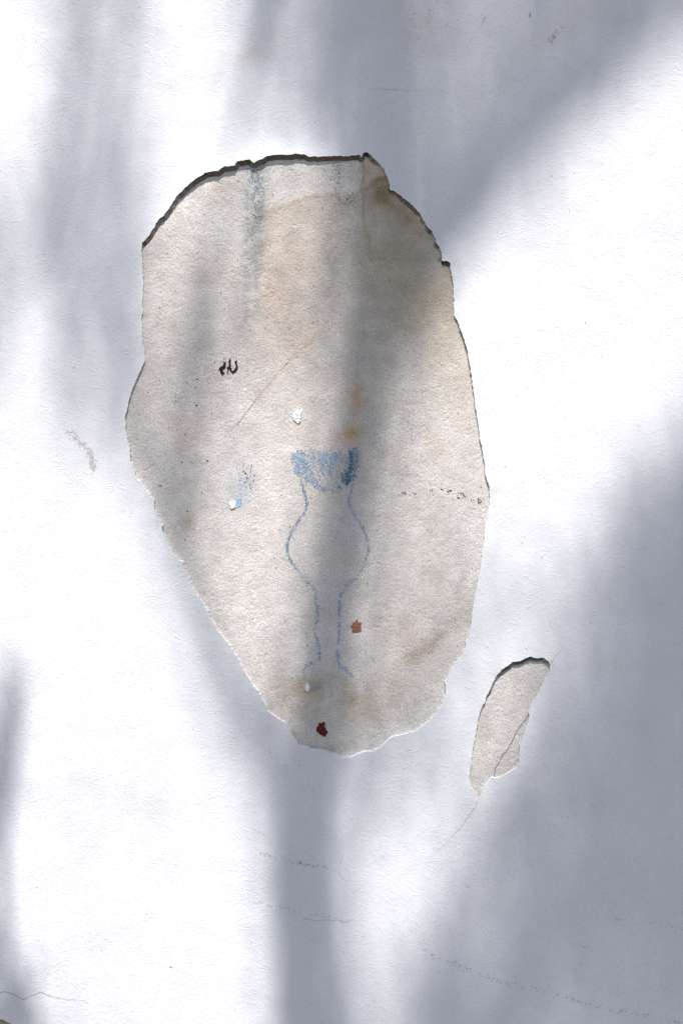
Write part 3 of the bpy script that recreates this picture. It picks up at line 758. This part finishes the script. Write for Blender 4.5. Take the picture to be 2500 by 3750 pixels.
br([(896,-400,S0,.016),(600,-520,6.5,.014),(330,-300,6.7,.011),(215,-20,6.6,.009),(170,220,6.5,.007),(130,430,6.4,.005),(70,620,6.3,.003)])
br([(330,-300,6.7,.010),(300,0,6.5,.007),(270,260,6.4,.005),(245,480,6.3,.003)])
br([(705,2700,S0,.030),(900,2640,6.6,.028),(1150,2330,7.0,.025),(1350,1950,7.4,.022),(1520,1500,7.8,.018),(1700,1100,8.2,.013),(1900,700,8.6,.008)])
br([(1250,2150,7.2,.014),(1500,2000,7.3,.012),(1750,1750,7.5,.008),(1950,1500,7.7,.004)])
br([(705,2800,S0,.024),(400,2800,6.0,.020),(120,2500,5.4,.014),(20,2200,4.8,.009),(5,1950,4.5,.008),(30,1720,4.4,.006),(55,1560,4.4,.003)])

# how much of the sun should reach the wall, row by row (picture 1568 px wide: y, then x:share)
ROWS = {
50:"0:.95 60:.9 110:.8 200:.5 245:.8 300:.6 350:.9 450:1 530:.8 575:.4 620:.4 700:.3 750:.1 850:.03 950:.08 1030:.32 1150:.35 1250:.25 1350:.12 1460:.06 1520:.15 1568:.35",
120:"0:1 60:.95 110:.85 185:.5 235:.8 285:.62 340:.9 450:1 540:.85 590:.5 650:.42 740:.15 850:.03 950:.08 1030:.35 1130:.32 1230:.22 1320:.12 1400:.06 1460:.2 1520:.6 1568:.85",
200:"0:1 100:.95 150:.65 185:.5 225:.75 270:.6 320:.85 400:1 500:.95 570:.7 650:.5 740:.15 850:.04 950:.1 1020:.3 1100:.3 1200:.18 1270:.08 1330:.08 1380:.3 1450:.75 1520:1",
300:"0:1 90:.9 145:.5 200:.7 265:.45 330:.85 450:1 600:.8 700:.4 780:.1 880:.06 970:.15 1040:.25 1120:.18 1180:.08 1240:.1 1300:.4 1360:.85 1420:1",
400:"0:.95 60:.85 120:.6 170:.55 250:.55 330:.8 400:.95 480:1 600:.9 700:.75 780:.45 850:.1 920:.12 1000:.2 1070:.1 1130:.12 1200:.5 1280:.95 1400:1",
500:"0:.6 60:.7 130:.5 250:.6 330:.75 420:1 500:.95 550:.85 600:.85 700:.8 770:.45 840:.12 900:.05 970:.05 1020:.08 1080:.4 1150:.85 1220:1",
600:"0:.4 60:.65 110:.7 200:.6 300:.65 380:.95 440:.92 485:.65 560:.85 650:.85 760:.55 830:.12 880:.05 960:.07 1010:.25 1060:.75 1130:1",
700:"0:.45 35:.8 100:1 200:.75 300:.55 370:.9 420:.75 465:.42 540:.75 680:.85 770:.5 830:.1 880:.05 950:.16 1000:.55 1060:1",
800:"0:.6 50:1 150:1 230:.75 300:.6 370:.85 410:.65 445:.4 500:.65 600:.9 740:.65 800:.15 860:.08 920:.35 1000:.8 1080:1",
900:"0:.85 60:1 200:.95 270:.65 310:.65 350:.8 400:.6 445:.42 510:.8 680:1 760:.6 805:.15 850:.12 900:.45 980:.9 1060:1 1568:.95",
1000:"0:1 200:1 270:.7 320:.75 390:.55 440:.4 490:.8 600:1 700:.95 770:.45 815:.1 860:.25 920:.65 1000:.95 1150:1 1480:1 1568:.6",
1100:"0:1 230:1 290:.8 340:.75 390:.5 440:.4 490:.85 650:1 750:.6 805:.12 860:.35 930:.75 1000:.95 1150:1 1380:1 1450:.6 1520:.25 1568:.15",
1200:"0:1 300:.95 350:.8 385:.55 420:.35 460:.65 530:.95 650:1 710:.8 750:.35 795:.1 850:.4 900:.75 1000:.9 1150:1 1300:.95 1400:.45 1460:.18 1530:.1",
1300:"0:1 350:1 400:.8 450:.85 520:1 650:1 705:.6 745:.18 790:.15 850:.6 950:.8 1050:.85 1130:.9 1250:.85 1350:.5 1420:.22 1500:.1",
1400:"0:1 380:.95 440:.75 500:.9 600:1 680:.75 720:.3 765:.1 815:.35 870:.65 950:.75 1050:.75 1100:.75 1200:.8 1300:.5 1400:.2 1500:.08",
1500:"0:1 400:1 460:.65 510:.7 560:.95 640:.95 690:.5 735:.12 775:.18 825:.5 900:.68 1000:.65 1100:.65 1200:.7 1280:.45 1380:.2 1500:.06",
1600:"0:.7 25:.55 70:.95 400:1 470:.75 530:.55 620:.75 680:.45 740:.1 790:.32 850:.6 950:.66 1050:.7 1150:.78 1230:.5 1300:.25 1400:.1 1568:.06",
1700:"0:.4 25:.3 80:.95 420:1 500:.75 570:.4 640:.35 700:.25 750:.12 820:.5 900:.62 960:.64 1060:.72 1150:.7 1200:.35 1300:.12 1500:.05",
1800:"0:.15 20:.2 65:.95 500:.95 580:.5 640:.2 700:.08 760:.26 820:.48 900:.62 980:.7 1060:.75 1130:.5 1190:.16 1300:.08 1568:.05",
1900:"0:.25 40:.95 550:.95 620:.4 670:.08 720:.08 770:.36 830:.6 900:.78 1000:.88 1060:.6 1120:.25 1200:.1 1568:.05",
2000:"0:.85 40:1 580:1 630:.6 670:.08 720:.08 770:.35 830:.7 900:.95 980:.9 1050:.5 1100:.2 1180:.1 1568:.05",
2100:"0:.9 40:1 580:1 630:.6 670:.08 725:.1 780:.35 840:.8 920:.95 1000:.65 1060:.28 1130:.15 1300:.08 1568:.05",
2200:"0:.45 50:.85 100:1 590:1 640:.5 680:.08 730:.14 780:.35 840:.75 900:.85 960:.5 1020:.22 1100:.14 1300:.08 1568:.05",
2310:"0:.35 60:.55 130:.9 590:1 635:.55 675:.1 740:.16 800:.35 860:.6 920:.48 980:.22 1050:.14 1300:.08 1568:.06"}
def shade_leaves():
    CELL = .008
    xa, xb, za, zb = -.72, .72, .50, 2.50
    nx, nz = int((xb - xa) / CELL), int((zb - za) / CELL)
    X = xa + (np.arange(nx) + .5) * CELL; Z = za + (np.arange(nz) + .5) * CELL
    dxp = (X / PX + 1250) / D2N; dyp = (1875 - (Z - ZC) / PX) / D2N
    ys = np.array(sorted(ROWS)); tab = []
    for y in ys:
        kv = [tuple(map(float, k.split(':'))) for k in ROWS[y].split()]
        tab.append(np.interp(dxp, [k[0] for k in kv], [k[1] for k in kv]))
    tab = np.array(tab)
    T = np.stack([np.interp(dyp, ys, tab[:, i]) for i in range(nx)], 1)           # [nz, nx]
    gxx, gyy = np.meshgrid(dxp, dyp)
    T = T + .13 * smooth(1500, 1150, gxx) * smooth(1000, 1100, gxx) * smooth(1300, 1600, gyy)
    T = T * (1 - .26 * smooth(390, 290, gxx) * smooth(40, 140, gxx) * smooth(330, 450, gyy) * smooth(1150, 950, gyy))
    T = np.clip(T, 0, 1) ** SHADE_GAMMA
    V = np.ones((nz, nx))
    gx, gz = np.meshgrid(X, Z)
    # what the boughs already take away
    for Q, Rr in BR:
        best = np.zeros((nz, nx))
        for q, r in zip(Q, Rr):
            sdist = -q.y / CE
            wz = q.z - sdist * SE
            if not (xa - .1 < q.x < xb + .1 and za - .1 < wz < zb + .1): continue
            d = np.hypot(gx - q.x, gz - wz); pen = sdist * math.tan(R(.53)) / 2
            best = np.maximum(best, np.clip(r / pen, 0, 1) * smooth(r + pen, max(r - pen, -pen * .2), d))
        # join the beads into a bar
        V *= 1 - best
    leaves = []
    LA = .00017
    noise_r = np.random.default_rng(3)
    for it in range(2600):
        deficit = np.clip(V - T - .03, 0, None)
        tot = deficit.sum()
        if tot < 60: break
        w = (deficit * (V > .03)).ravel(); c = np.cumsum(w); 
        k = 24
        idx = np.searchsorted(c, noise_r.uniform(0, c[-1], k))
        for i in idx:
            iz, ix = divmod(int(min(i, nx * nz - 1)), nx)
            x = X[ix] + noise_r.uniform(-.5, .5) * CELL; z = Z[iz] + noise_r.uniform(-.5, .5) * CELL
            sd = float(np.clip(noise_r.normal(7.9, .6), 6.2, 9.4))
            if dxp[ix] < 90 and dyp[iz] > 1450: sd = float(noise_r.uniform(4.0, 5.0))
            leaves.append((x, z, sd))
            sg = math.hypot(sd * .00925 / 4, .009)
            rr = int(3 * sg / CELL) + 1
            i0, i1, k0, k1 = max(iz - rr, 0), min(iz + rr + 1, nz), max(ix - rr, 0), min(ix + rr + 1, nx)
            gg = np.exp(-((gx[i0:i1, k0:k1] - x) ** 2 + (gz[i0:i1, k0:k1] - z) ** 2) / (2 * sg * sg)) / (2 * math.pi * sg * sg)
            V[i0:i1, k0:k1] *= 1 - np.clip(gg * LA, 0, .95)
    print('SHADE leaves', len(leaves), 'mean deficit', float(np.clip(V - T, 0, None).mean()), 'mean excess', float(np.clip(T - V, 0, None).mean()))
    return leaves
SHADE_GAMMA = 0.74
LV = shade_leaves()
# the rest of the crown, away from the bit of wall in the picture
cr = np.random.default_rng(21)
ex = np.stack([cr.uniform(-2.6, 2.8, 60000), cr.uniform(-.6, 4.4, 60000), cr.normal(6.7, .9, 60000)], 1)
keep = ~((np.abs(ex[:, 0]) < .74) & (ex[:, 1] > .48) & (ex[:, 1] < 2.52))
keep &= (ex[:, 0] / 2.7) ** 2 + ((ex[:, 1] - 1.9) / 2.5) ** 2 < 1
keep &= vnoise(ex[:, 0], ex[:, 1], 2.3, 5) + .5 * vnoise(ex[:, 0] + ex[:, 2], ex[:, 1], 5, 6) > -.15
LV += [tuple(e) for e in ex[keep][:24000]]
def build_crown():
    n = len(LV); A = np.array(LV)
    cx, cy, cz = A[:, 0], -A[:, 2] * CE, A[:, 1] + A[:, 2] * SE
    r = np.random.default_rng(12)
    ax = r.normal(size=(n, 3)); ax[:, 2] -= .5; ax /= np.linalg.norm(ax, axis=1)[:, None]
    nr = r.normal(size=(n, 3)); nr[:, 2] += .7; nr[:, 1] -= .3
    nr -= (nr * ax).sum(1)[:, None] * ax; nr /= np.linalg.norm(nr, axis=1)[:, None]
    sd = np.cross(ax, nr)
    L = r.uniform(.029, .041, n)[:, None]; w = r.uniform(.0062, .0090, n)[:, None]
    c = np.stack([cx, cy, cz], 1) - np.array(TL)
    p = [c - ax * L * .5, c - ax * L * .1 + sd * w - nr * .003, c + ax * L * .5 - nr * .004, c - ax * L * .1 - sd * w - nr * .003, c - ax * L * .05 + nr * .001]
    V = np.stack(p, 1).reshape(-1, 3)
    b = np.arange(n)[:, None] * 5
    F = np.stack([b + np.array(t) for t in ((0, 1, 4), (1, 2, 4), (2, 3, 4), (3, 0, 4))], 1).reshape(-1, 3)
    me = bpy.data.meshes.new('crown')
    me.vertices.add(len(V)); me.vertices.foreach_set('co', V.ravel())
    me.loops.add(F.size); me.loops.foreach_set('vertex_index', F.ravel().astype(np.int32))
    me.polygons.add(len(F)); me.polygons.foreach_set('loop_start', np.arange(0, F.size, 3, dtype=np.int32))
    me.update(calc_edges=True); me.materials.append(M_leaf)
    o = bpy.data.objects.new('crown', me); C.objects.link(o); o.parent = tree
    tag(o, kind='stuff')
build_crown()
# parts were laid out in wall coordinates: children of the tree already subtract its base
